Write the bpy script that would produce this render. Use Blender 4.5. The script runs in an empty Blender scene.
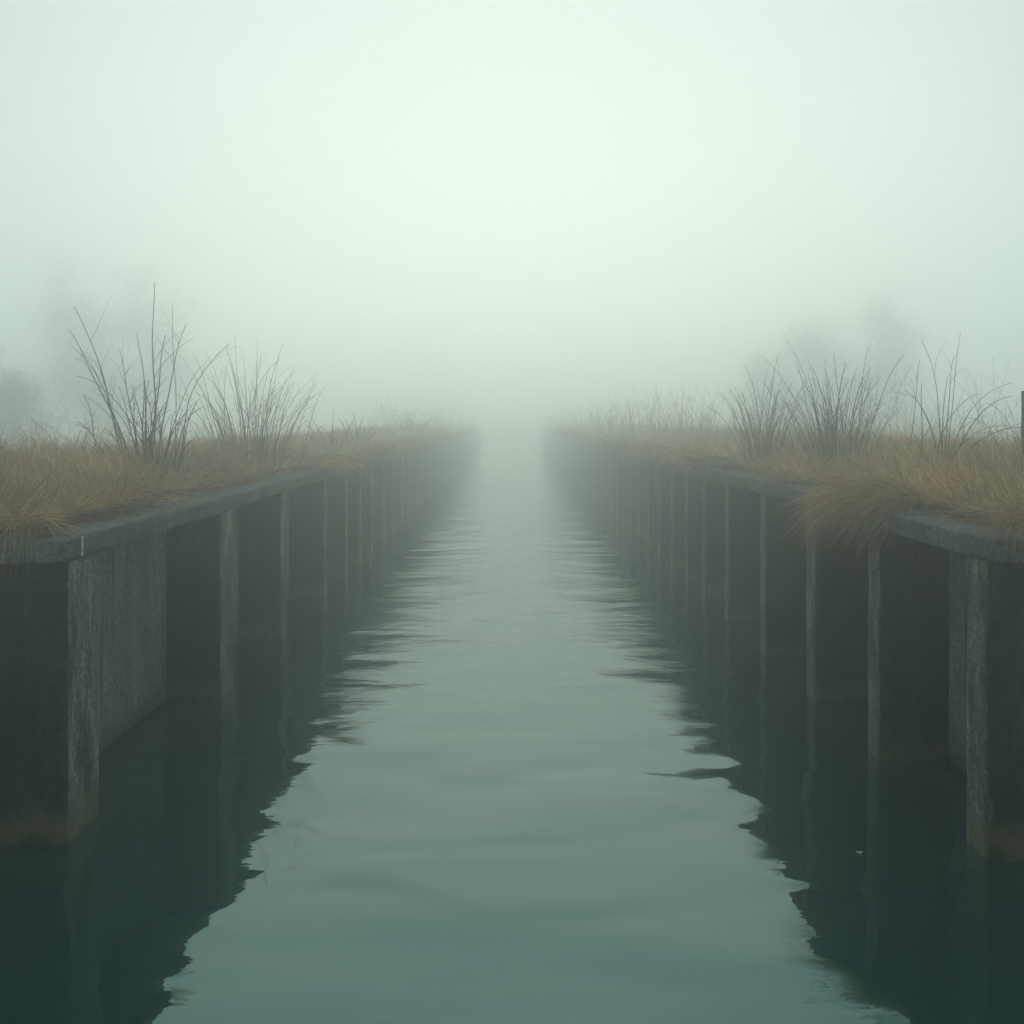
import bpy, math, random
import numpy as np
from mathutils import Vector, noise

random.seed(7)
rng = np.random.default_rng(7)
scene = bpy.context.scene
COL = scene.collection

# ------------------------------------------------------------------ camera
H = 3.0                      # eye height above the water
F = 1024.0                   # focal length in pixels of a 1024 px frame
VX, VY = 510.0, 419.0        # vanishing point
cam_d = bpy.data.cameras.new("camera")
cam_d.sensor_width = 36.0
cam_d.lens = 36.0
cam_d.shift_x = (512 - VX) / 1024
cam_d.shift_y = -(512 - VY) / 1024
cam_d.clip_start = 0.1
cam_d.clip_end = 3000
cam = bpy.data.objects.new("camera", cam_d)
cam.location = (0, 0, H)
cam.rotation_euler = (math.radians(90), 0, 0)
COL.objects.link(cam)
scene.camera = cam

# ------------------------------------------------------------------ sky, sun, exposure
SUN_EL = 7.0
world = bpy.data.worlds.new("World")
scene.world = world
world.use_nodes = True
wn = world.node_tree
wn.nodes.clear()
w_out = wn.nodes.new("ShaderNodeOutputWorld")
w_bg = wn.nodes.new("ShaderNodeBackground")
w_sky = wn.nodes.new("ShaderNodeTexSky")
w_sky.sky_type = 'NISHITA'
w_sky.sun_disc = False
w_sky.sun_elevation = math.radians(SUN_EL)
w_sky.sun_rotation = 0.0
w_sky.air_density = 1.0
w_sky.dust_density = 2.0
w_sky.ozone_density = 1.0
w_hsv = wn.nodes.new("ShaderNodeHueSaturation")
w_hsv.inputs["Saturation"].default_value = 0.45
w_mul = wn.nodes.new("ShaderNodeMix")
w_mul.data_type = 'RGBA'
w_mul.blend_type = 'MULTIPLY'
w_mul.inputs[0].default_value = 1.0
w_mul.inputs[7].default_value = (0.98, 1.0, 0.86, 1)
wn.links.new(w_sky.outputs[0], w_hsv.inputs["Color"])
wn.links.new(w_hsv.outputs[0], w_mul.inputs[6])
w_mix = wn.nodes.new("ShaderNodeMix")          # thick high overcast evens the clear sky out
w_mix.data_type = 'RGBA'
w_mix.inputs[0].default_value = 0.94
w_mix.inputs[7].default_value = (5.75, 6.85, 6.8, 1)
wn.links.new(w_mul.outputs[2], w_mix.inputs[6])
wn.links.new(w_mix.outputs[2], w_bg.inputs["Color"])
w_bg.inputs["Strength"].default_value = 0.089
wn.links.new(w_bg.outputs[0], w_out.inputs["Surface"])

sun_d = bpy.data.lights.new("sun", 'SUN')
sun_d.energy = 0.9
sun_d.angle = math.radians(62)
sun_d.color = (1.0, 0.95, 0.76)
sun = bpy.data.objects.new("sun", sun_d)
sun.rotation_euler = (math.radians(-(90 - SUN_EL)), 0, 0)
COL.objects.link(sun)

vs = scene.view_settings
vs.view_transform = 'Standard'
vs.look = 'None'
vs.gamma = 1.0
vs.exposure = 0.05
vs.use_curve_mapping = False
HAZE_DENSITY = 0.031
HAZE_COLOR = (0.952, 1.0, 0.992)
HAZE_G = 0.84

cy = scene.cycles
cy.use_denoising = True
try:
    cy.denoiser = 'OPENIMAGEDENOISE'
except Exception:
    pass
cy.max_bounces = 8
cy.diffuse_bounces = 2
cy.glossy_bounces = 3
cy.volume_bounces = 6
cy.transparent_max_bounces = 4
cy.caustics_reflective = True
cy.caustics_refractive = False
cy.use_adaptive_sampling = False
cy.sample_clamp_indirect = 3.0


# ------------------------------------------------------------------ small helpers
def tag(o, label, cat=None, group=None, kind=None):
    o["label"] = label
    if cat:
        o["category"] = cat
    if group:
        o["group"] = group
    if kind:
        o["kind"] = kind
    return o


def empty(name, loc):
    o = bpy.data.objects.new(name, None)
    o.location = loc
    o.empty_display_size = 0.2
    COL.objects.link(o)
    return o


def mesh_obj(name, verts, faces, mat, parent=None, loc=None, smooth=False):
    """verts: (N,3) world coords; faces: (M,3|4) array or list of mixed faces."""
    verts = np.asarray(verts, dtype=np.float32).reshape(-1, 3)
    off = np.zeros(3, dtype=np.float32)
    if parent is not None:
        p = parent
        while p is not None:
            off += np.array(p.location, dtype=np.float32)
            p = p.parent
    if loc is not None:
        loc = np.asarray(loc, dtype=np.float32)
        verts = verts - off - (loc - off)
    else:
        verts = verts - off
    me = bpy.data.meshes.new(name)
    if isinstance(faces, list):
        if len(faces) and isinstance(faces[0], np.ndarray) and faces[0].ndim == 2:
            loops = np.concatenate([f.ravel() for f in faces])
            tot = np.concatenate([np.full(len(f), f.shape[1], dtype=np.int32) for f in faces])
        else:
            loops = np.array([i for f in faces for i in f], dtype=np.int32)
            tot = np.array([len(f) for f in faces], dtype=np.int32)
    else:
        loops = faces.ravel()
        tot = np.full(len(faces), faces.shape[1], dtype=np.int32)
    me.vertices.add(len(verts))
    me.vertices.foreach_set("co", verts.ravel())
    me.loops.add(len(loops))
    me.loops.foreach_set("vertex_index", loops.astype(np.int32))
    me.polygons.add(len(tot))
    starts = np.zeros(len(tot), dtype=np.int32)
    starts[1:] = np.cumsum(tot)[:-1]
    me.polygons.foreach_set("loop_start", starts)
    try:
        me.polygons.foreach_set("loop_total", tot)
    except Exception:
        pass
    me.update(calc_edges=True)
    me.validate()
    if smooth:
        me.polygons.foreach_set("use_smooth", np.ones(len(tot), dtype=bool))
    me.materials.append(mat)
    o = bpy.data.objects.new(name, me)
    COL.objects.link(o)
    if parent is not None:
        o.parent = parent
    if loc is not None:
        o.location = Vector((loc - off).tolist())
    return o


def vnoise(x, y, seed=0):
    """smooth 2-D value noise, vectorised, 0..1"""
    xi = np.floor(x).astype(np.int64)
    yi = np.floor(y).astype(np.int64)
    fx, fy = x - xi, y - yi
    fx = fx * fx * (3 - 2 * fx)
    fy = fy * fy * (3 - 2 * fy)

    def hsh(a, b):
        n = (a * 374761393 + b * 668265263 + seed * 1442695041) & 0x7fffffff
        n = ((n ^ (n >> 13)) * 1274126177) & 0x7fffffff
        return ((n ^ (n >> 16)) & 0xffff) / 65535.0
    return (hsh(xi, yi) * (1 - fx) + hsh(xi + 1, yi) * fx) * (1 - fy) + \
           (hsh(xi, yi + 1) * (1 - fx) + hsh(xi + 1, yi + 1) * fx) * fy


# ------------------------------------------------------------------ materials
def new_mat(name):
    m = bpy.data.materials.new(name)
    m.use_nodes = True
    nt = m.node_tree
    return m, nt, nt.nodes["Principled BSDF"]


def N(nt, typ, **kw):
    n = nt.nodes.new(typ)
    for k, v in kw.items():
        setattr(n, k, v)
    return n


def ramp(nt, fac, stops):
    r = N(nt, "ShaderNodeValToRGB")
    els = r.color_ramp.elements
    while len(els) < len(stops):
        els.new(0.5)
    for e, (p, c) in zip(els, stops):
        e.position = p
        e.color = c if len(c) == 4 else (*c, 1)
    nt.links.new(fac, r.inputs[0])
    return r.outputs[0]


def noise_tex(nt, vec, scale, detail=4, rough=0.6, dist=0.0):
    n = N(nt, "ShaderNodeTexNoise")
    n.inputs["Scale"].default_value = scale
    n.inputs["Detail"].default_value = detail
    n.inputs["Roughness"].default_value = rough
    n.inputs["Distortion"].default_value = dist
    nt.links.new(vec, n.inputs["Vector"])
    return n.outputs[0]


def mapping(nt, vec, scale, loc=(0, 0, 0)):
    m = N(nt, "ShaderNodeMapping")
    m.inputs["Scale"].default_value = scale
    m.inputs["Location"].default_value = loc
    nt.links.new(vec, m.inputs["Vector"])
    return m.outputs[0]


def mixc(nt, fac, a, b, mode='MIX'):
    m = N(nt, "ShaderNodeMix", data_type='RGBA', blend_type=mode)
    for sock, v in ((m.inputs[0], fac), (m.inputs[6], a), (m.inputs[7], b)):
        if isinstance(v, (int, float)):
            sock.default_value = v
        elif isinstance(v, tuple):
            sock.default_value = v if len(v) == 4 else (*v, 1)
        else:
            nt.links.new(v, sock)
    return m.outputs[2]


def math_n(nt, op, a, b=0.0):
    m = N(nt, "ShaderNodeMath", operation=op)
    for i, v in enumerate((a, b)):
        if isinstance(v, (int, float)):
            m.inputs[i].default_value = v
        else:
            nt.links.new(v, m.inputs[i])
    return m.outputs[0]


def maprange(nt, v, a, b, c=0.0, d=1.0):
    m = N(nt, "ShaderNodeMapRange")
    m.interpolation_type = 'SMOOTHSTEP'
    nt.links.new(v, m.inputs[0])
    for i, x in zip((1, 2, 3, 4), (a, b, c, d)):
        m.inputs[i].default_value = x
    return m.outputs[0]


def concrete(name, dark, mid, light, streak=0.5, lichen=0.5, waterline=True, bump=0.4, lit_wear=0.0):
    m, nt, p = new_mat(name)
    p.inputs["Specular IOR Level"].default_value = 0.12
    geo = N(nt, "ShaderNodeNewGeometry")
    pos = geo.outputs["Position"]
    big = noise_tex(nt, pos, 1.3, 5, 0.6)
    fine = noise_tex(nt, pos, 26.0, 6, 0.7)
    col = ramp(nt, big, [(0.30, dark), (0.55, mid), (0.75, light)])
    # rain streaks run down the face
    sv = mapping(nt, pos, (9.0, 9.0, 0.35))
    s1 = noise_tex(nt, sv, 1.0, 5, 0.65)
    s_mask = ramp(nt, s1, [(0.50, (0, 0, 0)), (0.70, (1, 1, 1))])
    col = mixc(nt, math_n(nt, 'MULTIPLY', s_mask, streak), col, (0.33, 0.36, 0.34))
    sv2 = mapping(nt, pos, (14.0, 14.0, 0.5), (3, 5, 1))
    s2 = noise_tex(nt, sv2, 1.0, 4, 0.6)
    s2m = ramp(nt, s2, [(0.52, (0, 0, 0)), (0.66, (1, 1, 1))])
    col = mixc(nt, math_n(nt, 'MULTIPLY', s2m, 0.6), col, (0.030, 0.033, 0.030))
    # side light painted into colour: canal faces pale and mottled with wear, flanks dark
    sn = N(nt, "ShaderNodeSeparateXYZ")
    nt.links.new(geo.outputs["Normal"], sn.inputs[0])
    lit_face = math_n(nt, 'MULTIPLY', maprange(nt, math_n(nt, 'ABSOLUTE', sn.outputs[0]), 0.55, 0.9), lit_wear)
    worn = ramp(nt, noise_tex(nt, mapping(nt, pos, (3, 3, 0.9)), 2.2, 5, 0.7), [(0.36, (0.06, 0.058, 0.05)), (0.52, (0.17, 0.165, 0.14)), (0.66, (0.34, 0.335, 0.30))])  # mottled wear, its paleness standing in for side light
    col = mixc(nt, lit_face, col, worn)
    # pale lichen patches and lime bloom
    l1 = noise_tex(nt, mapping(nt, pos, (1, 1, 0.55), (7, 2, 0)), 2.6, 2, 0.5)
    l2 = noise_tex(nt, mapping(nt, pos, (1, 1, 0.6)), 38.0, 5, 0.75)
    lm = math_n(nt, 'MULTIPLY', maprange(nt, l1, 0.50, 0.72), maprange(nt, l2, 0.48, 0.66))
    if lit_wear:
        lm = math_n(nt, 'MULTIPLY', lm, math_n(nt, 'ADD', math_n(nt, 'MULTIPLY', lit_face, 0.9), 0.1))
    col = mixc(nt, math_n(nt, 'MULTIPLY', lm, lichen), col, (0.36, 0.38, 0.35))
    # fine grain and pits
    g = ramp(nt, fine, [(0.34, (0.30, 0.30, 0.30)), (0.50, (0.9, 0.9, 0.9)), (0.66, (1.5, 1.5, 1.45))])
    col = mixc(nt, 1.0, col, g, 'MULTIPLY')
    if waterline:
        sep = N(nt, "ShaderNodeSeparateXYZ")
        nt.links.new(pos, sep.inputs[0])
        wob = noise_tex(nt, mapping(nt, pos, (1, 1, 0.5)), 7.0, 6, 0.72)
        z = math_n(nt, 'SUBTRACT', sep.outputs[2], math_n(nt, 'MULTIPLY', math_n(nt, 'SUBTRACT', wob, 0.5), 0.55))
        brown = maprange(nt, z, 0.12, 0.27, 1.0, 0.0)
        algae = mixc(nt, noise_tex(nt, pos, 16.0, 4, 0.7), (0.030, 0.027, 0.015), (0.19, 0.155, 0.085))
        col = mixc(nt, math_n(nt, 'MULTIPLY', brown, 0.75), col, algae)
        wet = maprange(nt, z, 0.0, 0.05, 1.0, 0.0)
        col = mixc(nt, math_n(nt, 'MULTIPLY', wet, 0.75), col, (0.012, 0.013, 0.009))
        nt.links.new(maprange(nt, z, 0.0, 0.5, 0.35, 0.85), p.inputs["Roughness"])
    else:
        p.inputs["Roughness"].default_value = 0.85
    nt.links.new(col, p.inputs["Base Color"])
    b = N(nt, "ShaderNodeBump")
    b.inputs["Strength"].default_value = bump
    b.inputs["Distance"].default_value = 0.02
    nt.links.new(math_n(nt, 'ADD', fine, math_n(nt, 'MULTIPLY', l2, 0.6)), b.inputs["Height"])
    nt.links.new(b.outputs[0], p.inputs["Normal"])
    return m


M_PIER = concrete("pier_concrete", (0.011, 0.017, 0.020), (0.025, 0.035, 0.039), (0.052, 0.064, 0.066), streak=0.10, lichen=0.55, lit_wear=0.9)
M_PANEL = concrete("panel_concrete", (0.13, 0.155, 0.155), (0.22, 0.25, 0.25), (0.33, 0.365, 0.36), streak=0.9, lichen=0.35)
M_COPING = concrete("coping_concrete", (0.06, 0.068, 0.068), (0.10, 0.112, 0.112), (0.16, 0.175, 0.17), streak=0.25, lichen=0.3, waterline=False, bump=0.5)
M_LIME = concrete("lime_mortar", (0.38, 0.40, 0.36), (0.48, 0.5, 0.45), (0.56, 0.58, 0.52), streak=0.0, lichen=0.0, waterline=False)


def grass_mat(name, stops, rough=0.8):
    m, nt, p = new_mat(name)
    geo = N(nt, "ShaderNodeNewGeometry")
    col = ramp(nt, geo.outputs["Random Per Island"], stops)
    patch = noise_tex(nt, geo.outputs["Position"], 1.1, 3, 0.6)
    col = mixc(nt, 1.0, col, ramp(nt, patch, [(0.3, (0.50, 0.50, 0.52)), (0.5, (0.9, 0.88, 0.85)), (0.7, (1.25, 1.2, 1.12))]), 'MULTIPLY')
    nt.links.new(col, p.inputs["Base Color"])
    p.inputs["Roughness"].default_value = rough
    p.inputs["Specular IOR Level"].default_value = 0.25
    # thin blades let some light through
    tr = N(nt, "ShaderNodeBsdfTranslucent")
    nt.links.new(col, tr.inputs["Color"])
    mx = N(nt, "ShaderNodeMixShader")
    mx.inputs[0].default_value = 0.5
    nt.links.new(p.outputs[0], mx.inputs[1])
    nt.links.new(tr.outputs[0], mx.inputs[2])
    nt.links.new(mx.outputs[0], nt.nodes["Material Output"].inputs["Surface"])
    return m


M_GRASS = grass_mat("dry_grass", [(0.0, (0.19, 0.090, 0.038)), (0.30, (0.40, 0.215, 0.100)),
                                  (0.62, (0.58, 0.345, 0.175)), (0.80, (0.74, 0.52, 0.31)), (0.92, (0.84, 0.72, 0.52))])
M_TUSSOCK = grass_mat("tussock_straw", [(0.0, (0.20, 0.105, 0.045)), (0.4, (0.46, 0.29, 0.145)),
                                        (0.75, (0.58, 0.42, 0.24)), (1.0, (0.78, 0.64, 0.43))])
M_LITTER = grass_mat("dead_litter", [(0.0, (0.06, 0.035, 0.022)), (0.45, (0.16, 0.09, 0.055)), (1.0, (0.30, 0.21, 0.13))])


def stem_mat(name, a, b):
    m, nt, p = new_mat(name)
    geo = N(nt, "ShaderNodeNewGeometry")
    n = noise_tex(nt, geo.outputs["Position"], 9.0, 4, 0.7)
    nt.links.new(ramp(nt, n, [(0.3, a), (0.7, b)]), p.inputs["Base Color"])
    p.inputs["Roughness"].default_value = 0.75
    return m


M_CANE = stem_mat("bare_cane", (0.045, 0.032, 0.018), (0.16, 0.115, 0.062))
M_STALK = stem_mat("grey_stalk", (0.085, 0.064, 0.040), (0.21, 0.165, 0.10))
M_BARK = stem_mat("tree_bark", (0.030, 0.028, 0.022), (0.075, 0.066, 0.052))
M_POST = stem_mat("weathered_wood", (0.020, 0.018, 0.016), (0.060, 0.052, 0.044))


def leaf_mat(name, a, b):
    m, nt, p = new_mat(name)
    geo = N(nt, "ShaderNodeNewGeometry")
    c_ = ramp(nt, geo.outputs["Random Per Island"], [(0.0, a), (1.0, b)])
    nt.links.new(c_, p.inputs["Base Color"])
    p.inputs["Roughness"].default_value = 0.7
    tr = N(nt, "ShaderNodeBsdfTranslucent")
    nt.links.new(c_, tr.inputs["Color"])
    mx = N(nt, "ShaderNodeMixShader")
    mx.inputs[0].default_value = 0.45
    nt.links.new(p.outputs[0], mx.inputs[1])
    nt.links.new(tr.outputs[0], mx.inputs[2])
    nt.links.new(mx.outputs[0], nt.nodes["Material Output"].inputs["Surface"])
    return m


M_LEAF = leaf_mat("tree_foliage", (0.08, 0.09, 0.06), (0.12, 0.13, 0.09))
M_TWIG = leaf_mat("bare_twigs", (0.030, 0.028, 0.022), (0.07, 0.062, 0.05))
M_PALELEAF = leaf_mat("pale_leaf", (0.55, 0.58, 0.52), (0.7, 0.72, 0.66))

# soil of banks and fields
M_SOIL, nt, p = new_mat("bank_soil")
geo = N(nt, "ShaderNodeNewGeometry")
n1 = noise_tex(nt, geo.outputs["Position"], 0.7, 6, 0.65)
n2 = noise_tex(nt, geo.outputs["Position"], 14.0, 6, 0.75)
c = ramp(nt, n1, [(0.3, (0.060, 0.042, 0.026)), (0.55, (0.11, 0.078, 0.047)), (0.75, (0.15, 0.115, 0.07))])
c = mixc(nt, 1.0, c, ramp(nt, n2, [(0.3, (0.5, 0.5, 0.5)), (0.7, (1.2, 1.2, 1.2))]), 'MULTIPLY')
sp = N(nt, "ShaderNodeSeparateXYZ")
nt.links.new(geo.outputs["Position"], sp.inputs[0])
field = maprange(nt, math_n(nt, 'ABSOLUTE', sp.outputs[0]), 9.0, 14.0)
pale_field = mixc(nt, n2, (0.42, 0.42, 0.36), (0.62, 0.61, 0.54))    # unseen low fields, made pale to bounce light into the fog
c = mixc(nt, field, c, pale_field)
nt.links.new(c, p.inputs["Base Color"])
p.inputs["Roughness"].default_value = 0.95
b = N(nt, "ShaderNodeBump")
b.inputs["Strength"].default_value = 0.8
b.inputs["Distance"].default_value = 0.06
nt.links.new(n2, b.inputs["Height"])
nt.links.new(b.outputs[0], p.inputs["Normal"])

# water
M_WATER, nt, p = new_mat("canal_water")
p.inputs["Base Color"].default_value = (0.010, 0.030, 0.029, 1)
p.inputs["Roughness"].default_value = 0.015
p.inputs["IOR"].default_value = 1.78
p.inputs["Specular Tint"].default_value = (0.32, 1.0, 1.0, 1)
geo = N(nt, "ShaderNodeNewGeometry")
pos = geo.outputs["Position"]
sep = N(nt, "ShaderNodeSeparateXYZ")
nt.links.new(pos, sep.inputs[0])
swell = noise_tex(nt, mapping(nt, pos, (0.55, 1.0, 1)), 1.0, 1.5, 0.42, 0.4)
rip = noise_tex(nt, mapping(nt, pos, (0.8, 2.2, 1), (4, 1, 0)), 1.6, 3, 0.5, 0.4)
tiny = noise_tex(nt, mapping(nt, pos, (1.0, 2.4, 1), (9, 3, 0)), 5.5, 2, 0.5, 0.2)
breeze = maprange(nt, sep.outputs[1], 8.0, 15.0, 0.10, 1.0)
patchy = maprange(nt, noise_tex(nt, pos, 0.35, 2, 0.5), 0.35, 0.65, 0.45, 1.0)
breeze = math_n(nt, 'MULTIPLY', breeze, patchy)
hgt = math_n(nt, 'ADD', math_n(nt, 'MULTIPLY', swell, 0.060),
             math_n(nt, 'MULTIPLY', breeze,
                    math_n(nt, 'ADD', math_n(nt, 'MULTIPLY', rip, 0.023), math_n(nt, 'MULTIPLY', tiny, 0.0088))))
b = N(nt, "ShaderNodeBump")
b.inputs["Strength"].default_value = 1.0
b.inputs["Distance"].default_value = 1.0
nt.links.new(hgt, b.inputs["Height"])
nt.links.new(b.outputs[0], p.inputs["Normal"])

# ------------------------------------------------------------------ layout of the two quays
LEFT = dict(s=-1, face=3.11, back=3.68, cap=3.07, top=2.16, bot=2.00, y0=7.06)
RIGHT = dict(s=1, face=3.235, back=3.84, cap=3.20, top=2.20, bot=2.04, y0=6.80)
PIERS_L = [(7.21, 7.76), (10.97, 11.48), (13.90, 14.28), (17.07, 17.38), (19.3, 19.6), (21.1, 21.4), (23.0, 23.3),
           (25.1, 25.4), (27.2, 27.5), (29.3, 29.6), (31.7, 32.0)]
PIERS_R = [(6.94, 7.27), (8.96, 9.25), (10.85, 11.16), (12.98, 13.25), (15.13, 15.40), (16.95, 17.22), (18.6, 18.87),
           (20.4, 20.67), (22.0, 22.27), (23.8, 24.07), (25.6, 25.87), (27.3, 27.57), (29.0, 29.27), (30.6, 30.87)]
for lst, stp, w in ((PIERS_L, 2.1, 0.30), (PIERS_R, 1.85, 0.27)):
    y = lst[-1][0]
    while y < 106.5:
        y += stp * random.uniform(0.94, 1.06)
        lst.append((y, y + w))
Y_END = 108.5
CAP_W = 0.95


def land_z(x, y):
    """height of the earth on either bank (vectorised); x is signed"""
    x = np.asarray(x, dtype=float)
    y = np.asarray(y, dtype=float)
    lat = np.abs(x)
    right = x > 0
    top = np.where(right, RIGHT['top'], LEFT['top'])
    back = np.where(right, RIGHT['cap'], LEFT['cap']) + 0.30
    crest_in = np.where(right, 5.3, 4.6)
    crest_out = np.where(right, 7.6, 6.4)
    crest = top + np.where(right, 0.20, 0.20)
    z = top - 0.06 + np.clip((lat - back) / (crest_in - back), 0, 1) * (crest - top + 0.06)
    t = np.clip((lat - crest_out) / 5.0, 0, 1)
    t = t * t * (3 - 2 * t)
    z = z * (1 - t) + 0.9 * t
    far = np.clip((lat - 20) / 60, 0, 1)
    bump = (vnoise(x * 0.9, y * 0.9, 3) - 0.5) * 0.10 + (vnoise(x * 0.22, y * 0.22, 5) - 0.5) * 0.16
    # the soil dips behind the first metre of the wall ends
    edge = np.clip((lat - back) / 0.6, 0, 1)
    z = z + bump * edge + far * (vnoise(x * 0.03, y * 0.03, 8) - 0.5) * 1.2
    return z


# ------------------------------------------------------------------ ground: one sheet, canal bed between the banks
def build_ground():
    xs_half = np.concatenate([np.arange(4.3, 9.0, 0.27), np.arange(9.0, 20, 1.0), np.array([22, 26, 30, 36, 42, 50, 60, 68, 78.])])
    xs = np.concatenate([-xs_half[::-1], [-3.97, -3.78, -1.5, 0, 1.5, 3.94, 4.13], xs_half])
    ys = np.concatenate([[-58, -40, -10, 2, 6.0, 7.40], np.arange(7.55, 30, 0.4), np.arange(30, 80, 1.2), [83, 86, 90, 95, 100, 105, 109.8]])
    X, Y = np.meshgrid(xs, ys)
    Z = land_z(X, Y)
    basin = ((X > -3.9) & (X < 4.0)) | ((Y < 7.5) & (np.abs(X) < 60))
    Z[basin] = -2.0
    nx, ny = len(xs), len(ys)
    idx = np.arange(nx * ny).reshape(ny, nx)
    f = np.stack([idx[:-1, :-1], idx[:-1, 1:], idx[1:, 1:], idx[1:, :-1]], -1).reshape(-1, 4)
    o = mesh_obj("ground", np.stack([X, Y, Z], -1).reshape(-1, 3), f, M_SOIL, smooth=True)
    tag(o, "brown earth of both canal banks, the fields behind and the canal bed", kind="structure")


build_ground()

wv = np.array([[-59, -57, 0], [59, -57, 0], [59, 109.4, 0], [-59, 109.4, 0]], dtype=float)
water = mesh_obj("water", wv, np.array([[0, 1, 2, 3]]), M_WATER)
tag(water, "still dark green canal water mirroring the pale fog", kind="structure")


# ------------------------------------------------------------------ worn concrete blocks
def worn_block(lo, hi, seg, chamfer=0.018, amp=0.008, seed=0.0, chip=0.0):
    """box with gridded faces, chamfered edges and a rough worn surface"""
    lo, hi = np.array(lo, float), np.array(hi, float)
    axes = []
    for k in range(3):
        L = hi[k] - lo[k]
        e = min(chamfer, L * 0.2)
        inner = np.linspace(lo[k] + e, hi[k] - e, max(1, seg[k]) + 1)
        axes.append(np.concatenate([[lo[k]], inner, [hi[k]]]))
    vid, verts, faces = {}, [], []

    def v(i, j, k):
        key = (i, j, k)
        if key not in vid:
            pnt = [axes[0][i], axes[1][j], axes[2][k]]
            ext = [i in (0, len(axes[0]) - 1), j in (0, len(axes[1]) - 1), k in (0, len(axes[2]) - 1)]
            if sum(ext) >= 2:
                q = Vector(pnt)
                n_ = noise.noise(q * 5.0 + Vector((seed, 0, 0)))
                n2_ = noise.noise(q * 17.0 + Vector((0, seed, 0)))
                amt = 0.55 + 0.5 * n_ + 0.5 * n2_
                if chip:
                    amt += chip * max(0, n_ - 0.15) * 6
                amt = max(0.15, amt)
                for a in range(3):
                    if ext[a]:
                        c_ = 1 if pnt[a] == lo[a] else -1
                        pnt[a] += c_ * chamfer * amt * 0.7
            q = Vector(pnt)
            d = noise.noise_vector(q * 2.3 + Vector((seed, seed, 0))) * amp + noise.noise_vector(q * 9.0) * amp * 0.5
            verts.append([pnt[0] + d.x, pnt[1] + d.y, pnt[2] + d.z])
            vid[key] = len(verts) - 1
        return vid[key]
    nx, ny, nz = (len(a) for a in axes)
    for i in range(nx - 1):
        for j in range(ny - 1):
            faces.append((v(i, j, 0), v(i, j + 1, 0), v(i + 1, j + 1, 0), v(i + 1, j, 0)))
            faces.append((v(i, j, nz - 1), v(i + 1, j, nz - 1), v(i + 1, j + 1, nz - 1), v(i, j + 1, nz - 1)))
    for i in range(nx - 1):
        for k in range(nz - 1):
            faces.append((v(i, 0, k), v(i + 1, 0, k), v(i + 1, 0, k + 1), v(i, 0, k + 1)))
            faces.append((v(i, ny - 1, k), v(i, ny - 1, k + 1), v(i + 1, ny - 1, k + 1), v(i + 1, ny - 1, k)))
    for j in range(ny - 1):
        for k in range(nz - 1):
            faces.append((v(0, j, k), v(0, j, k + 1), v(0, j + 1, k + 1), v(0, j + 1, k)))
            faces.append((v(nx - 1, j, k), v(nx - 1, j + 1, k), v(nx - 1, j + 1, k + 1), v(nx - 1, j, k + 1)))
    return verts, faces


def span(s, a, b):
    """x-range for lateral distances a<b on side s"""
    return (a, b) if s > 0 else (-b, -a)


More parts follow.
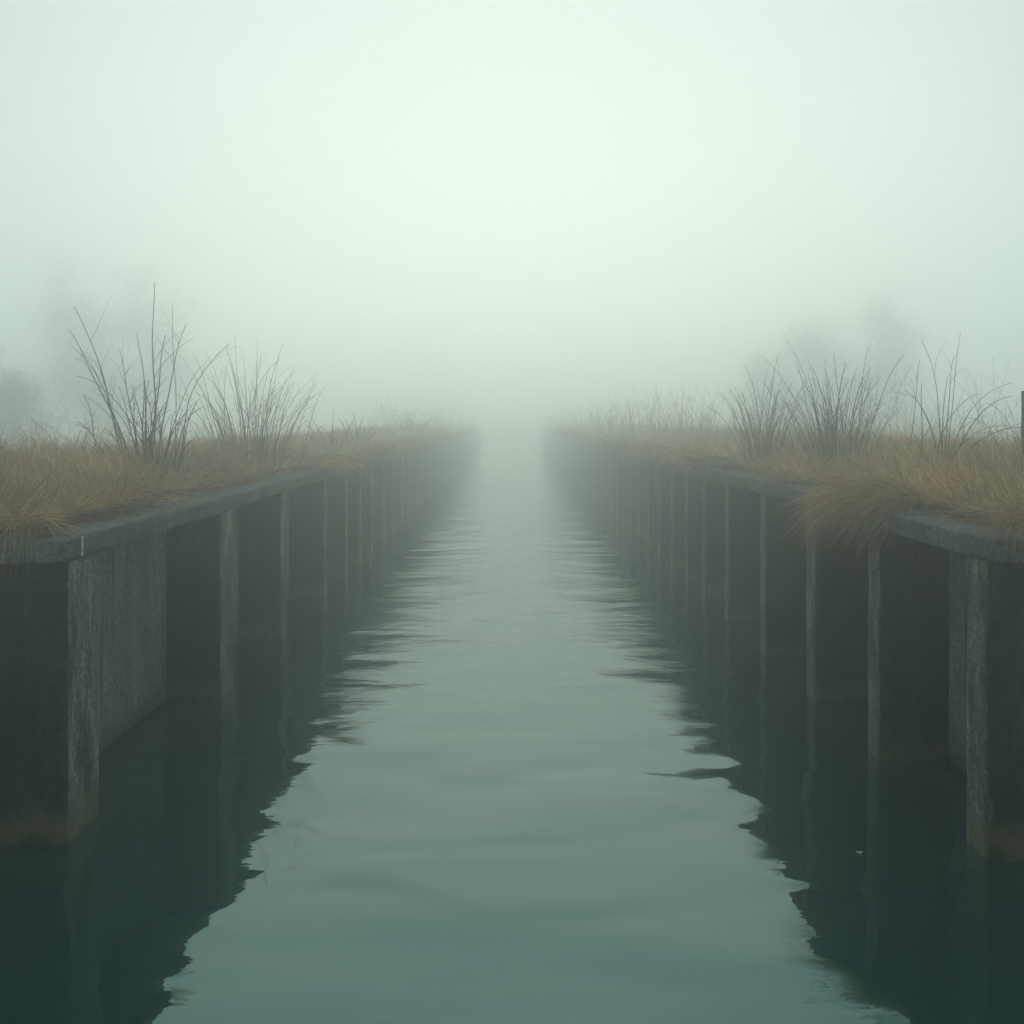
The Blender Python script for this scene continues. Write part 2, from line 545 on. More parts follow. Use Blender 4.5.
def build_wall(W, piers, label):
    s = W['s']
    root = empty("canal_wall", (s * W['back'], W['y0'], 0))
    tag(root, label, "canal wall")
    # back wall between the piers, in one run
    x0, x1 = span(s, W['back'], W['back'] + 0.33)
    vs_, fs_ = [], []
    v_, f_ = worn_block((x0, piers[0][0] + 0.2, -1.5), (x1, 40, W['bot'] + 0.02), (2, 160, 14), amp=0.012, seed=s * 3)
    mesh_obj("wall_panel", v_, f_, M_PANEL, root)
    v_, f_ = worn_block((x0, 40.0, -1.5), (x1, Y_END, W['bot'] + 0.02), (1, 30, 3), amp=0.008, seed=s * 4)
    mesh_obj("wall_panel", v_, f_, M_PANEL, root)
    # piers
    for i, (a, b) in enumerate(piers):
        near = a < 20
        outer = W['back'] + 0.06
        jit = random.uniform(-0.012, 0.012) if i else 0
        x0, x1 = span(s, W['face'] + jit, outer if i else W['back'] + 0.9)
        sg = (8, 6, 34) if near else (2, 1, 5)
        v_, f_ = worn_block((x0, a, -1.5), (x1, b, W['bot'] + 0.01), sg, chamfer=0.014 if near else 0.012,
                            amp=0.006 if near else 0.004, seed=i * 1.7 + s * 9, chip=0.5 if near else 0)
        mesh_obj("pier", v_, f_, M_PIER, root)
    # end wall turning away from the canal
    x0, x1 = span(s, W['back'] + 0.88, 60.0)
    v_, f_ = worn_block((x0, piers[0][0] + 0.05, -1.5), (x1, piers[0][0] + 0.45, W['bot'] + 0.01), (60, 1, 8), amp=0.012, seed=s * 5)
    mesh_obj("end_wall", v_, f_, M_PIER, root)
    # coping stones along the canal
    y = W['y0']
    cuts = [y, (7.35 if s < 0 else 8.55)]
    while cuts[-1] < Y_END - 3:
        cuts.append(cuts[-1] + random.uniform(2.6, 3.2))
    for i, (a, b) in enumerate(zip(cuts[:-1], cuts[1:])):
        dz, dx = random.uniform(-0.010, 0.010), random.uniform(-0.010, 0.010)
        if i == 0:
            dz = dx = 0
        if s < 0 and i == 1:
            dz = dx = 0.004
        x0, x1 = span(s, W['cap'] + dx, W['cap'] + CAP_W)
        near = a < 22
        sg = (8, max(6, int((b - a) * 14)), 5) if near else (2, 4, 2)
        v_, f_ = worn_block((x0, a + 0.004, W['bot'] + dz), (x1, b - 0.004, W['top'] + dz), sg, chamfer=0.012,
                            amp=0.006, seed=i * 2.3 + s, chip=1.0 if near else 0)
        mesh_obj("coping_stone", v_, f_, M_COPING, root)
    # coping over the end wall
    c0 = W['cap'] + CAP_W + 0.008
    lat = c0
    while lat < 16:
        nxt = lat + random.uniform(2.6, 3.0)
        x0, x1 = span(s, lat, nxt - 0.008)
        v_, f_ = worn_block((x0, W['y0'], W['bot']), (x1, W['y0'] + 0.55, W['top']), (24, 6, 5), chamfer=0.02, amp=0.008, seed=lat + s, chip=1.0)
        mesh_obj("coping_stone", v_, f_, M_COPING, root)
        lat = nxt
    if s < 0:
        # mortar seeping out of the first joint
        x0, x1 = span(s, W['cap'] - 0.006, W['cap'] + 0.03)
        v_, f_ = worn_block((x0, 7.332, W['bot'] + 0.012), (x1, 7.372, W['top'] - 0.004), (6, 1, 12), chamfer=0.006, amp=0.006, seed=2.2)
        mesh_obj("mortar_joint", v_, f_, M_LIME, root)
    return root


build_wall(LEFT, PIERS_L, "concrete canal wall with square piers on the left bank, pale mortar joint at its near end")
build_wall(RIGHT, PIERS_R, "concrete canal wall with closely set piers on the right bank, big grass clump over its coping")


# ------------------------------------------------------------------ blades and stems
def blade_mesh(base, d, L, droop, w, segs=3):
    """thin curved strips. base,d:(n,3) L,droop,w:(n,)"""
    n = len(base)
    side = np.cross(d, rng.normal(size=(n, 3)))
    side /= np.linalg.norm(side, axis=1, keepdims=True) + 1e-9
    t = np.linspace(0, 1, segs + 1)
    rows = []
    for k, tk in enumerate(t):
        c_ = base + d * (L * tk)[:, None]
        c_[:, 2] -= droop * L * tk ** 2
        if k < segs:
            hw = (w * 0.5 * (1 - 0.75 * tk))[:, None]
            rows += [c_ - side * hw, c_ + side * hw]
        else:
            rows.append(c_)
    V = np.stack(rows, 1)                     # n, 2*segs+1, 3
    m = 2 * segs + 1
    off = (np.arange(n) * m)[:, None]
    q = []
    for k in range(segs - 1):
        q.append(off + np.array([2 * k, 2 * k + 1, 2 * k + 3, 2 * k + 2]))
    quads = np.concatenate(q, 0) if q else np.zeros((0, 4), int)
    tris = off + np.array([2 * segs - 2, 2 * segs - 1, 2 * segs])
    return V.reshape(-1, 3), quads, tris


def unit(v):
    return v / (np.linalg.norm(v, axis=1, keepdims=True) + 1e-9)


def join_blades(parts):
    Vs, Q, T, off = [], [], [], 0
    for V, q, t in parts:
        Vs.append(V)
        Q.append(q + off)
        T.append(t + off)
        off += len(V)
    return np.concatenate(Vs), [np.concatenate(Q).astype(np.int32), np.concatenate(T).astype(np.int32)]


def edge_line(s, y):
    """how far from the coping's edge the turf begins (lateral distance)"""
    W = LEFT if s < 0 else RIGHT
    n_ = vnoise(y * 0.9 + 40 * s, y * 0 + 3.3, 11) * 0.6 + vnoise(y * 2.7, y * 0 + 7 * s, 12) * 0.4
    far = np.clip((y - 16) / 10, 0, 1)
    return W['cap'] + 0.15 * (1 - far) + 0.42 * n_ * (1 - far) - 0.02 * far


def turf(s):
    parts = []
    for (ya, yb, la, lb, dens, wid) in ((7.25, 11, 3.0, 9.5, 2300, 0.0052), (11, 16, 3.0, 9.5, 1500, 0.0060), (16, 26, 3.0, 9.5, 620, 0.008),
                                        (26, 45, 3.0, 10, 230, 0.014), (45, 85, 3.0, 10, 60, 0.03), (85, 119, 3.0, 10, 40, 0.045)):
        n = int((yb - ya) * (lb - la) * dens)
        lat = rng.uniform(la, lb, n)
        y = rng.uniform(ya, yb, n)
        keep = lat > edge_line(s, y) + rng.exponential(0.035, n)
        fade = np.clip((lat - 7.8) / 2.0, 0, 0.85)
        keep &= rng.random(n) > fade
        lat, y = lat[keep], y[keep]
        n = len(lat)
        x = lat * s
        W = LEFT if s < 0 else RIGHT
        on_cap = lat < W['cap'] + CAP_W
        z = np.maximum(land_z(x, y), np.where(on_cap, W['top'] - 0.01, -9))
        clump = vnoise(x * 1.7, y * 1.7, 21) * 0.6 + vnoise(x * 5, y * 5, 22) * 0.4
        edge_d = np.clip((lat - edge_line(s, y)) / 0.75, 0.0, 1)
        L = (0.10 + 0.52 * clump) * rng.uniform(0.55, 1.25, n) * (0.38 + 0.62 * edge_d)
        if s > 0:
            L *= 1.1
        tall = rng.random(n) < 0.03 + 0.05 * (lat > 5.0)
        L[tall] *= rng.uniform(1.4, 2.6, tall.sum())
        ang = vnoise(x * 0.8, y * 0.8, 31) * 9.0 + rng.normal(0, 1.1, n)
        lean = rng.uniform(0.15, 0.9, n) + (1 - edge_d) * rng.uniform(0.3, 2.2, n)
        d = np.stack([np.cos(ang) * lean - s * 0.25 * (1 - edge_d), np.sin(ang) * lean, np.ones(n)], 1)
        d = unit(d)
        droop = rng.uniform(0.1, 0.75, n)
        parts.append(blade_mesh(np.stack([x, y, z - 0.01], 1), d, L, droop, wid * rng.uniform(0.6, 1.3, n), 3 if yb < 30 else 2))
    V, Fc = join_blades(parts)
    side = "left" if s < 0 else "right"
    o = mesh_obj("grass", V, Fc, M_GRASS)
    tag(o, "short dry brown grass matted over the %s bank" % side, "grass", kind="stuff")


turf(-1)
turf(1)


def litter(s):
    """flattened dead straw along the inner edge of the coping"""
    W = LEFT if s < 0 else RIGHT
    n = 5200
    y = 7.25 + rng.random(n) ** 1.6 * 16
    lat = edge_line(s, y) + rng.normal(0.13, 0.12, n)
    keep = lat > W['cap'] + 0.015
    y, lat = y[keep], lat[keep]
    n = len(y)
    x = lat * s
    z = np.maximum(land_z(x, y), np.where(lat < W['cap'] + CAP_W, W['top'], -9)) + rng.uniform(0.004, 0.05, n)
    ang = rng.uniform(0, 2 * math.pi, n)
    d = unit(np.stack([np.cos(ang), np.sin(ang), rng.uniform(-0.05, 0.22, n)], 1))
    V, q, t = blade_mesh(np.stack([x, y, z], 1), d, rng.uniform(0.06, 0.24, n), rng.uniform(0, 0.15, n), rng.uniform(0.003, 0.007, n), 2)
    o = mesh_obj("dead_straw", V, [q.astype(np.int32), t.astype(np.int32)], M_LITTER)
    tag(o, "flattened reddish dead straw lying along the %s coping" % ("left" if s < 0 else "right"), "dead straw", kind="stuff")


litter(-1)
litter(1)


def tussock(s, lat, y, radius, n, length, label, out=1.0, z=None, wid=0.006, along=0.0, spread=0.7, up=0.55):
    """a clump of long blades that arch over the coping and hang towards the water"""
    W = LEFT if s < 0 else RIGHT
    z = W['top'] if z is None else z
    a = rng.uniform(0, 2 * math.pi, n)
    r = radius * np.sqrt(rng.random(n))
    bx = s * lat + r * np.cos(a) * 0.75
    by = y + r * np.sin(a) * 1.25
    bz = z + 0.02 + 0.10 * (1 - (r / radius) ** 2) * rng.random(n) + 0.05
    dx = -s * rng.uniform(0.15, 1.0, n) * out + rng.normal(0, 0.25, n) * spread
    dy = (by - y) / radius * spread * 0.8 + rng.normal(along, 0.35, n) * spread
    dz = rng.uniform(0.05, 1.0, n) * up
    d = unit(np.stack([dx, dy, dz], 1))
    L = length * rng.uniform(0.35, 1.15, n)
    droop = rng.uniform(0.35, 1.05, n)
    V, q, t = blade_mesh(np.stack([bx, by, bz], 1), d, L, droop, wid * rng.uniform(0.55, 1.2, n), 5)
    o = mesh_obj("grass_clump", V, [q.astype(np.int32), t.astype(np.int32)], M_TUSSOCK, loc=(s * lat, y, z))
    tag(o, label, "grass clump", "grass clumps hanging over the coping")
    return o


CL, CR = LEFT['cap'], RIGHT['cap']
tussock(-1, CL + 0.38, 6.98 + 0.35, 0.16, 260, 0.42, "straw clump spilling over the wall end at the left picture edge", out=0.95, along=-0.8, wid=0.007)
tussock(-1, CL + 0.10, 9.6, 0.16, 90, 0.20, "small sparse tuft above the second left pier", up=0.3)
tussock(-1, CL + 0.12, 17.7, 0.55, 900, 0.62, "thick drooping clump on the left coping below the dense bush", wid=0.009)
tussock(-1, CL + 0.12, 21.5, 0.7, 700, 0.65, "faded drooping clump on the left coping just past the thick one", wid=0.011)
tussock(-1, CL + 0.10, 27.5, 1.0, 600, 0.60, "fog-pale grass clump on the far left coping", wid=0.015)
tussock(1, CR + 0.28, 9.35, 0.42, 2600, 0.85, "largest drooping straw clump, hiding the right coping above the second pier", along=0.2, wid=0.006, out=1.1)
tussock(1, CR + 0.34, 10.15, 0.30, 900, 0.65, "arched clump right behind the largest straw clump on the right coping", along=-0.4, wid=0.006)
tussock(1, CR + 0.26, 6.90, 0.14, 320, 0.50, "spiky straw clump over the wall end at the right picture edge", out=0.75, along=-0.9, wid=0.006)
tussock(1, CR + 0.16, 12.6, 0.24, 420, 0.42, "middle-sized drooping clump above the fourth right pier", wid=0.007)
tussock(1, CR + 0.16, 16.9, 0.5, 650, 0.50, "long low clump draped over the right coping before it fades in fog", wid=0.010)
tussock(1, CR + 0.12, 20.5, 0.8, 600, 0.60, "faded drooping clump far along the right coping", wid=0.012)
tussock(1, CR + 0.10, 26.5, 1.1, 600, 0.65, "fog-pale grass clump on the right coping where the piers start to blur", wid=0.016)
for (s_, y_, sz, lab_) in (
        (-1, 24.5, 0.8, "drooping clump on the left coping between the faded and the fog-pale clump"),
        (-1, 33.0, 1.2, "misty grass clump third from the fog end of the left coping"),
        (-1, 40.0, 1.5, "misty grass clump second from the fog end of the left coping"),
        (-1, 51.0, 1.9, "last grass clump before the left coping vanishes in fog"),
        (1, 18.4, 0.6, "shaggy clump between the long low clump and the faded one on the right"),
        (1, 23.3, 0.9, "shaggy clump past the faded one on the right coping"),
        (1, 31.5, 1.2, "misty grass clump third from the fog end of the right coping"),
        (1, 39.0, 1.5, "misty grass clump second from the fog end of the right coping"),
        (1, 50.0, 1.9, "last grass clump before the right coping vanishes in fog")):
    tussock(s_, (CL if s_ < 0 else CR) + 0.12 + 0.12 * sz, y_, sz * 0.8, 700, 0.45 + 0.20 * sz, lab_, wid=0.0005 * y_, up=0.9)
tussock(1, CR + 0.30, 7.55, 0.13, 26, 0.52, "few loose straws lying over the near right coping", along=-0.3, wid=0.006, up=0.25)


def tube(path, radii, sides=5):
    path = np.asarray(path, float)
    n = len(path)
    T = np.gradient(path, axis=0)
    T = unit(T)
    ref = np.array([0.31, 0.95, 0.05])
    A = unit(np.cross(T, ref))
    B = np.cross(T, A)
    ang = np.linspace(0, 2 * math.pi, sides, endpoint=False)
    ring = (np.cos(ang)[None, :, None] * A[:, None, :] + np.sin(ang)[None, :, None] * B[:, None, :])
    V = path[:, None, :] + ring * np.asarray(radii)[:, None, None]
    V = V.reshape(-1, 3)
    idx = np.arange(n * sides).reshape(n, sides)
    nx = np.roll(idx, -1, axis=1)
    f = np.stack([idx[:-1], nx[:-1], nx[1:], idx[1:]], -1).reshape(-1, 4)
    return V, f


def join_tubes(lst):
    Vs, Fs, off = [], [], 0
    for V, f in lst:
        Vs.append(V)
        Fs.append(f + off)
        off += len(V)
    return np.concatenate(Vs), np.concatenate(Fs).astype(np.int32)


def cane_path(base, d, L, curl, wob, n=14):
    """a stem that starts along d and bends over towards its tip"""
    d = np.array(d, float)
    d /= np.linalg.norm(d)
    p = np.array(base, float)
    pts = [p.copy()]
    hor = np.array([d[0], d[1], 0])
    hl = np.linalg.norm(hor)
    hor = hor / hl if hl > 1e-3 else np.array([1.0, 0, 0])
    ph = rng.uniform(0, 6.28, 3)
    for k in range(n):
        t = (k + 1) / n
        bend = curl * t ** 2.4
        dd = d + hor * bend * 0.8 + np.array([0, 0, -bend * 0.75])
        dd = dd + wob * np.array([math.sin(ph[0] + t * 9), math.sin(ph[1] + t * 8), 0.3 * math.sin(ph[2] + t * 10)])
        dd /= np.linalg.norm(dd)
        p = p + dd * L / n
        pts.append(p.copy())
    return np.array(pts)


def shrub(name, base, n, height, fan, thick, label, cat, part, mat, group=None, twigs=3, base_r=0.12, curl=(0.1, 0.9), hmin=0.45, wob=0.05, ydepth=0.6, explicit=None):
    root = empty(name, base)
    tag(root, label, cat, group)
    specs = []
    if explicit:
        specs = explicit
    for i in range(n):
        u = (i + 0.5) / n * 2 - 1
        u += rng.normal(0, 0.15)
        specs.append((u * fan, rng.uniform(hmin, 1.0) * height * (1 - 0.28 * abs(u)), rng.uniform(*curl), u))
    for (lean, L, cu, u) in specs:
        b_ = np.array(base) + np.array([u * base_r + rng.normal(0, base_r * 0.35), rng.normal(0, base_r * 0.8), -0.10])
        d = (math.tan(lean), rng.normal(0, 0.22) * ydepth, 1.0)
        path = cane_path(b_, d, L, cu, wob)
        r0 = thick * 1.5 * rng.uniform(0.6, 1.15)
        rad = r0 * (1 - 0.68 * np.linspace(0, 1, len(path)))
        tl = [tube(path, rad, 5)]
        for k in range(rng.integers(0, twigs + 1) if twigs else 0):
            j = rng.integers(5, len(path) - 2)
            tdir = unit((path[j + 1] - path[j])[None])[0]
            sd = np.array([rng.normal(), rng.normal() * 0.6, 0.35])
            sd /= np.linalg.norm(sd)
            td = tdir * 0.9 + sd * 0.75
            tp = cane_path(path[j], td, L * rng.uniform(0.10, 0.30), rng.uniform(0, 0.9), 0.08, n=6)
            tl.append(tube(tp, rad[j] * 0.55 * (1 - 0.6 * np.linspace(0, 1, len(tp))), 4))
        V, f = join_tubes(tl)
        mesh_obj(part, V, f, mat, root, smooth=True)
    return root


def gz(x, y):
    return float(land_z(np.array([x]), np.array([y]))[0])


def at(px, D):
    """ground point on a bank below picture column px at depth D"""
    x = (px - VX) / F * D
    return (x, D, gz(x, D))


SH = "bare shrubs on the canal banks"
# tall open shrub of the left bank: each cane given by lean, length, curl, foot
tall = [(0.75 * a_, b_ * 0.97, c_ * 0.9, d_) for (a_, b_, c_, d_) in [(-0.44, 1.7, 0.9, -0.5), (-0.44, 1.95, 0.35, -0.6), (-0.38, 2.05, 0.25, -0.4), (-0.26, 2.3, 0.25, -0.4), (-0.14, 1.7, 0.15, -0.2),
        (-0.40, 1.35, 0.9, -0.6), (-0.06, 1.55, 0.1, 0.0), (-0.02, 2.6, -0.25, 0.35), (0.02, 2.3, 0.35, 0.5), (-0.10, 2.1, 0.5, 0.25),
        (0.07, 1.9, 0.25, 0.6), (0.14, 2.05, 0.3, 0.8), (0.18, 2.0, 0.75, 0.9), (0.26, 1.6, 0.5, 0.9), (0.34, 1.2, 0.7, 1.0),
        (-0.25, 1.2, 0.6, -0.9), (0.10, 1.2, 0.2, 0.4), (-0.3, 1.0, 0.5, -0.2), (0.2, 0.9, 0.4, 0.1)]]
shrub("bare_shrub", at(148, 13.4), 26, 1.35, 0.42, 0.0078, "tall open shrub of thick bare canes, leftmost tall plant on the left bank", "shrub", "cane", M_CANE, SH,
      twigs=8, base_r=0.34, explicit=tall, wob=0.07)
shrub("bare_shrub", at(252, 17.0), 97, 2.35, 0.34, 0.0050, "dense fan of fine arching stems beside the tallest left shrub", "shrub", "stalk", M_STALK, SH,
      twigs=4, base_r=0.46, curl=(0.05, 0.75), explicit=[(0.0, 2.35, 0.05, 0.0), (0.10, 2.15, 0.25, 0.2), (-0.12, 2.0, 0.3, -0.2)])
shrub("bare_shrub", at(330, 24), 20, 1.25, 0.40, 0.010, "small pale upright shrub right of the dense fan on the left bank", "shrub", "stalk", M_STALK, SH, twigs=1, base_r=0.22)
shrub("bare_shrub", at(357, 27), 16, 1.25, 0.28, 0.011, "narrow pale shrub, second small one past the dense fan", "shrub", "stalk", M_STALK, SH, twigs=1, base_r=0.18)
shrub("bare_shrub", at(413, 44), 26, 1.6, 0.40, 0.018, "tiny misty shrub farthest along the left bank", "shrub", "stalk", M_STALK, SH, twigs=1, base_r=0.3)
shrub("bare_shrub", at(70, 15.0), 16, 1.15, 0.35, 0.005, "low thin stems left of the tall open shrub", "shrub", "stalk", M_STALK, SH, twigs=2, base_r=0.5)
shrub("bare_shrub", at(16, 13.0), 12, 0.95, 0.35, 0.005, "sparse thin stems near the left picture edge", "shrub", "stalk", M_STALK, SH, twigs=2, base_r=0.35)
# right bank
shrub("bare_shrub", at(764, 17.2), 66, 2.1, 0.32, 0.0062, "leftmost of the two bare fan-shaped shrubs on the right bank", "shrub", "stalk", M_STALK, SH, twigs=4, base_r=0.2,
      curl=(0.05, 0.6))
shrub("bare_shrub", at(836, 15.0), 84, 2.0, 0.30, 0.0062, "dark leaning fan of stems, rightmost of the two fan-shaped shrubs", "shrub", "stalk", M_CANE, SH, twigs=4, base_r=0.26,
      curl=(0.05, 0.55), explicit=[(-0.34, 2.0, 0.4, -0.3), (-0.28, 2.1, 0.3, -0.2), (0.15, 2.0, 0.2, 0.6), (0.12, 1.8, 0.5, 0.8)])
shrub("bare_shrub", at(908, 12.6), 5, 0.8, 0.5, 0.006, "single tall stalk with a few low stems beside the hooked shrub", "shrub", "stalk", M_CANE, SH, twigs=2, base_r=0.15,
      explicit=[(0.03, 1.5, 0.05, 0.0), (0.0, 1.2, 0.05, 0.2)])
shrub("bare_shrub", at(941, 12.0), 6, 0.9, 0.4, 0.006, "tall right shrub whose longest cane hooks over at the tip", "shrub", "cane", M_CANE, SH, twigs=2, base_r=0.12,
      explicit=[(0.06, 1.75, 0.05, 0.1), (-0.02, 1.75, 0.45, 0.0), (0.12, 1.95, 0.9, 0.1), (0.28, 1.5, 0.9, 0.25), (0.34, 1.35, 0.9, 0.3), (0.42, 1.3, 1.5, 0.4),
                (-0.12, 1.2, 0.7, -0.5), (0.02, 1.25, 0.1, -0.2), (0.36, 1.1, 1.3, 0.5), (0.13, 1.2, 0.8, 0.0)], wob=0.03)
shrub("bare_shrub", at(1018, 11.8), 6, 0.8, 0.3, 0.005, "thin shrub beside the dark post at the right picture edge", "shrub", "cane", M_CANE, SH, twigs=2, base_r=0.12,
      explicit=[(-0.10, 1.05, 0.9, 0.0), (-0.30, 1.15, 1.4, -0.2), (-0.05, 0.9, 0.4, 0.2), (0.15, 1.0, 0.4, 0.3)], wob=0.03)

# thin weeds standing behind the crest, fading into the fog
WD = "thin weeds standing at the back of the banks"
weed_spots = [(-1, 40, 19, 0), (-1, 105, 20, 1), (-1, 215, 27, 2), (-1, 290, 30, 3), (-1, 388, 50, 4), (-1, 437, 62, 5),
              (1, 585, 60, 0), (1, 612, 48, 1), (1, 640, 42, 2), (1, 668, 36, 3), (1, 700, 31, 4), (1, 724, 27, 5), (1, 795, 24, 6), (1, 868, 21, 7),
              (1, 888, 19, 8), (1, 925, 20, 9), (1, 968, 17, 10), (1, 992, 16, 11)]
weed_lab = {
    (-1, 0): "faint weed behind the sparse stems at the left picture edge", (-1, 1): "faint weed behind the tall open left shrub",
    (-1, 2): "faint weed between the two large left shrubs", (-1, 3): "faint weed behind the right half of the dense left fan",
    (-1, 4): "misty weed before the tiny far shrub on the left bank", (-1, 5): "almost vanished weed at the fog end of the left bank",
    (1, 0): "almost vanished weed nearest the fog on the right bank", (1, 1): "misty weed second from the fog end of the right bank",
    (1, 2): "misty weed third from the fog end of the right bank", (1, 3): "misty weed midway along the far right bank",
    (1, 4): "faint weed second to the left of the two right fans", (1, 5): "faint weed just left of the two right fans",
    (1, 6): "faint weed between the two right fan-shaped shrubs", (1, 7): "pale weed just right of the dark leaning fan",
    (1, 8): "pale weed between the dark leaning fan and the single tall stalk", (1, 9): "pale weed behind the single tall stalk and hooked shrub",
    (1, 10): "faint weed under the hooked cane tip", (1, 11): "faint weed left of the dark post"}
for (s, px, D, k) in weed_spots:
    b_ = at(px, D)
    nn = 60 if D > 30 else 13
    tl = []
    for i in range(nn):
        bb = np.array(b_) + np.array([rng.normal(0, 0.25 + D * 0.012), rng.normal(0, 0.3), -0.1])
        path = cane_path(bb, (rng.normal(0, 0.25), rng.normal(0, 0.2), 1), rng.uniform(0.6, 1.75) * (1 + D * 0.006), rng.uniform(0, 0.6), 0.06, n=8)
        tl.append(tube(path, 0.00019 * D * np.linspace(1, 0.35, len(path)), 4))
        for q in range(2):
            j = rng.integers(3, 7)
            tp = cane_path(path[j], (rng.normal(0, 0.5), rng.normal(0, 0.3), 0.7), rng.uniform(0.12, 0.3), 0.5, 0.05, n=4)
            tl.append(tube(tp, 0.00012 * D * np.linspace(1, 0.4, len(tp)), 4))
    V, f = join_tubes(tl)
    o = mesh_obj("weed", V, f, M_STALK, loc=b_)
    tag(o, weed_lab[(s, k)], "weed", WD)

# the dark post at the right picture edge
pb = at(1026, 11.2)
v_, f_ = worn_block((pb[0] - 0.038, pb[1] - 0.045, pb[2] - 0.4), (pb[0] + 0.038, pb[1] + 0.045, H + (419 - 391) / F * 11.2), (3, 3, 20), chamfer=0.012, amp=0.012, seed=4)
tag(mesh_obj("wooden_post", v_, f_, M_POST, loc=pb), "dark weathered wooden post in the grass at the right picture edge", "post")


# ------------------------------------------------------------------ trees in the fog
def grow(p, d, L, r, depth, out, tips, spread, shrink=0.72, kids=(3, 4)):
    path = cane_path(p, d, L, rng.uniform(-0.1, 0.25), 0.10, n=6)
    out.append(tube(path, r * np.linspace(1, 0.55, len(path)), 6 if r > 0.05 else 4))
    end = path[-1]
    if depth == 0:
        tips.append(end)
        return
    tips_dir = unit((path[-1] - path[-2])[None])[0]
    for k in range(rng.integers(kids[0], kids[1] + 1)):
        j = rng.integers(3, 7) if k else 6
        nd = tips_dir + rng.normal(0, spread, 3) + np.array([0, 0, 0.12])
        grow(path[j], nd, L * shrink * rng.uniform(0.75, 1.2), r * 0.55, depth - 1, out, tips, spread, shrink, kids)


def tree(base, height, crown_w, label, leaf_n, leaf_size, leafy=True, depth=4):
    root = empty("tree", base)
    tag(root, label, "tree", "trees standing in the fog")
    out, tips = [], []
    b_ = np.array(base) - np.array([0, 0, 0.3])
    trunk = cane_path(b_, (rng.normal(0, 0.05), rng.normal(0, 0.05), 1), height * 0.36, 0.05, 0.04, n=8)
    V, f = tube(trunk, height * 0.024 * np.linspace(1.25, 0.7, len(trunk)), 9)
    mesh_obj("trunk", V, f, M_BARK, root, smooth=True)
    nl = 12
    for k in range(nl):
        a = k / nl * 6.283 + rng.normal(0, 0.3)
        j = rng.integers(1, 9)
        up = rng.uniform(0.1, 1.4)
        grow(trunk[j], (math.cos(a) * crown_w / height * 1.3, math.sin(a) * crown_w / height * 1.3, up), height * 0.24 * rng.uniform(0.8, 1.2),
             height * 0.010, depth - 1, out, tips, 0.42)
    V, f = join_tubes(out)
    tips = np.array(tips)
    # fit the crown to the wanted size
    top = base[2] + height
    zmax = tips[:, 2].max()
    zlo = trunk[1][2]

    def fit(A):
        A = A.copy()
        k_ = np.clip((A[:, 2] - zlo) / max(0.1, zmax - zlo), 0, None)
        A[:, 2] = np.where(A[:, 2] > zlo, zlo + k_ * (top - zlo), A[:, 2])
        wmax = np.abs(tips[:, 0] - base[0]).max()
        sc_ = crown_w * 0.5 / wmax
        for ax in (0, 1):
            A[:, ax] = base[ax] + (A[:, ax] - base[ax]) * (1 + (sc_ - 1) * np.clip(k_ * 3, 0, 1))
        return A
    mesh_obj("limbs", fit(V), f, M_BARK, root)
    tips = fit(tips)
    # leaves or fine twigs in clumps about the branch tips
    pick = rng.integers(0, len(tips), leaf_n)
    C = tips[pick] + rng.normal(0, crown_w * 0.05, (leaf_n, 3))
    d = unit(rng.normal(size=(leaf_n, 3)) + np.array([0, 0, 0.3]))
    V, q, t = blade_mesh(C, d, leaf_size * rng.uniform(0.6, 1.4, leaf_n), rng.uniform(0, 0.3, leaf_n),
                         (leaf_size * 0.55 if leafy else leaf_size * 0.045) * rng.uniform(0.6, 1.2, leaf_n), 2)
    mesh_obj("crown", V, [q.astype(np.int32), t.astype(np.int32)], M_LEAF if leafy else M_TWIG, root)


def far_base(px, D):
    x = (px - VX) / F * D
    return (x, D, gz(x, D))


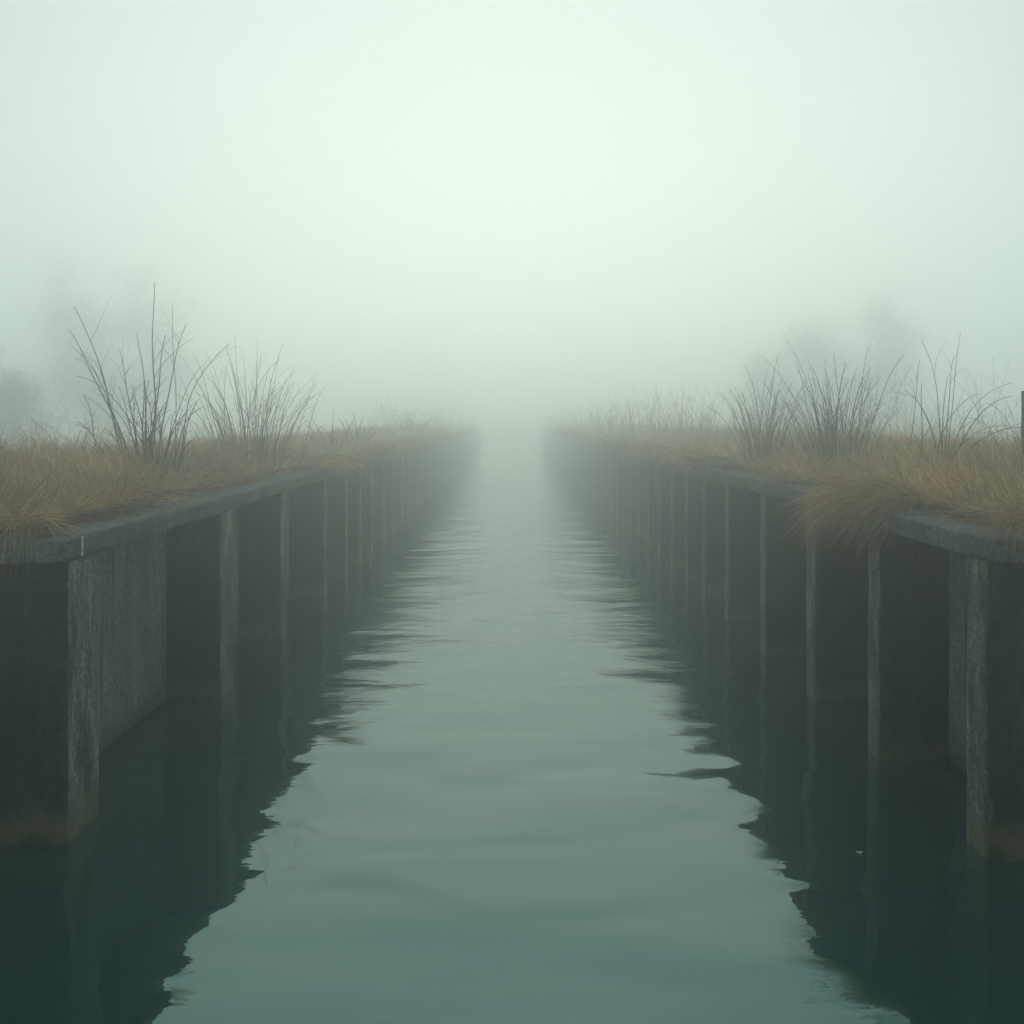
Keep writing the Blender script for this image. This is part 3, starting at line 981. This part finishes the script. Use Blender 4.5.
tree(far_base(110, 80), 14.0, 12.8, "large broad tree dissolved in fog behind the left bank", 46000, 0.17)
tree(far_base(785, 80), 9.6, 9.6, "lower of the two foggy trees far behind the right bank", 22000, 0.17)
tree(far_base(865, 82), 11.8, 10.8, "taller foggy tree far behind the right bank", 26000, 0.17)
tree(far_base(-8, 46), 5.3, 4.6, "bare bushy tree at the left picture edge, darker than the others", 11000, 0.40, leafy=False)

# ------------------------------------------------------------------ leaf on the water
for (px, py, ln, lab) in ((860, 853, 0.045, "tiny pale leaf floating on the dark water near the right piers"),):
    D = H * F / (py - VY)
    x = (px - VX) / F * D
    aa = np.linspace(0, 2 * math.pi, 12, endpoint=False)
    ring = np.stack([x + np.cos(aa) * ln * 0.5 * (1 - 0.25 * np.cos(aa)), D + np.sin(aa) * ln * 0.3, 0.006 + 0.006 * np.cos(aa) ** 2], 1)
    low = ring.copy()
    low[:, 2] -= 0.003
    fl = [tuple(range(12)), tuple(range(23, 11, -1))] + [(i, i + 12, (i + 1) % 12 + 12, (i + 1) % 12) for i in range(12)]
    tag(mesh_obj("floating_leaf", np.concatenate([ring, low]), fl, M_PALELEAF, loc=(x, D, 0.004)), lab, "leaf")

# ------------------------------------------------------------------ haze
M_HAZE = bpy.data.materials.new("haze")
M_HAZE.use_nodes = True
nt = M_HAZE.node_tree
nt.nodes.clear()
mo = nt.nodes.new("ShaderNodeOutputMaterial")
M_HAZE.cycles.volume_sampling = "DISTANCE"
pv = nt.nodes.new("ShaderNodeVolumePrincipled")
pv.inputs["Color"].default_value = (*HAZE_COLOR, 1)
pv.inputs["Density"].default_value = HAZE_DENSITY
pv.inputs["Anisotropy"].default_value = HAZE_G
nt.links.new(pv.outputs[0], mo.inputs["Volume"])
lo, hi = (-80, -62, -3.2), (80, 111, 15.2)
hv = [(x, y, z) for x in (lo[0], hi[0]) for y in (lo[1], hi[1]) for z in (lo[2], hi[2])]
hf = np.array([[0, 1, 3, 2], [4, 6, 7, 5], [0, 4, 5, 1], [2, 3, 7, 6], [0, 2, 6, 4], [1, 5, 7, 3]])
tag(mesh_obj("haze", np.array(hv, float), hf, M_HAZE), "pale green fog filling the air over the canal and its banks", kind="stuff")
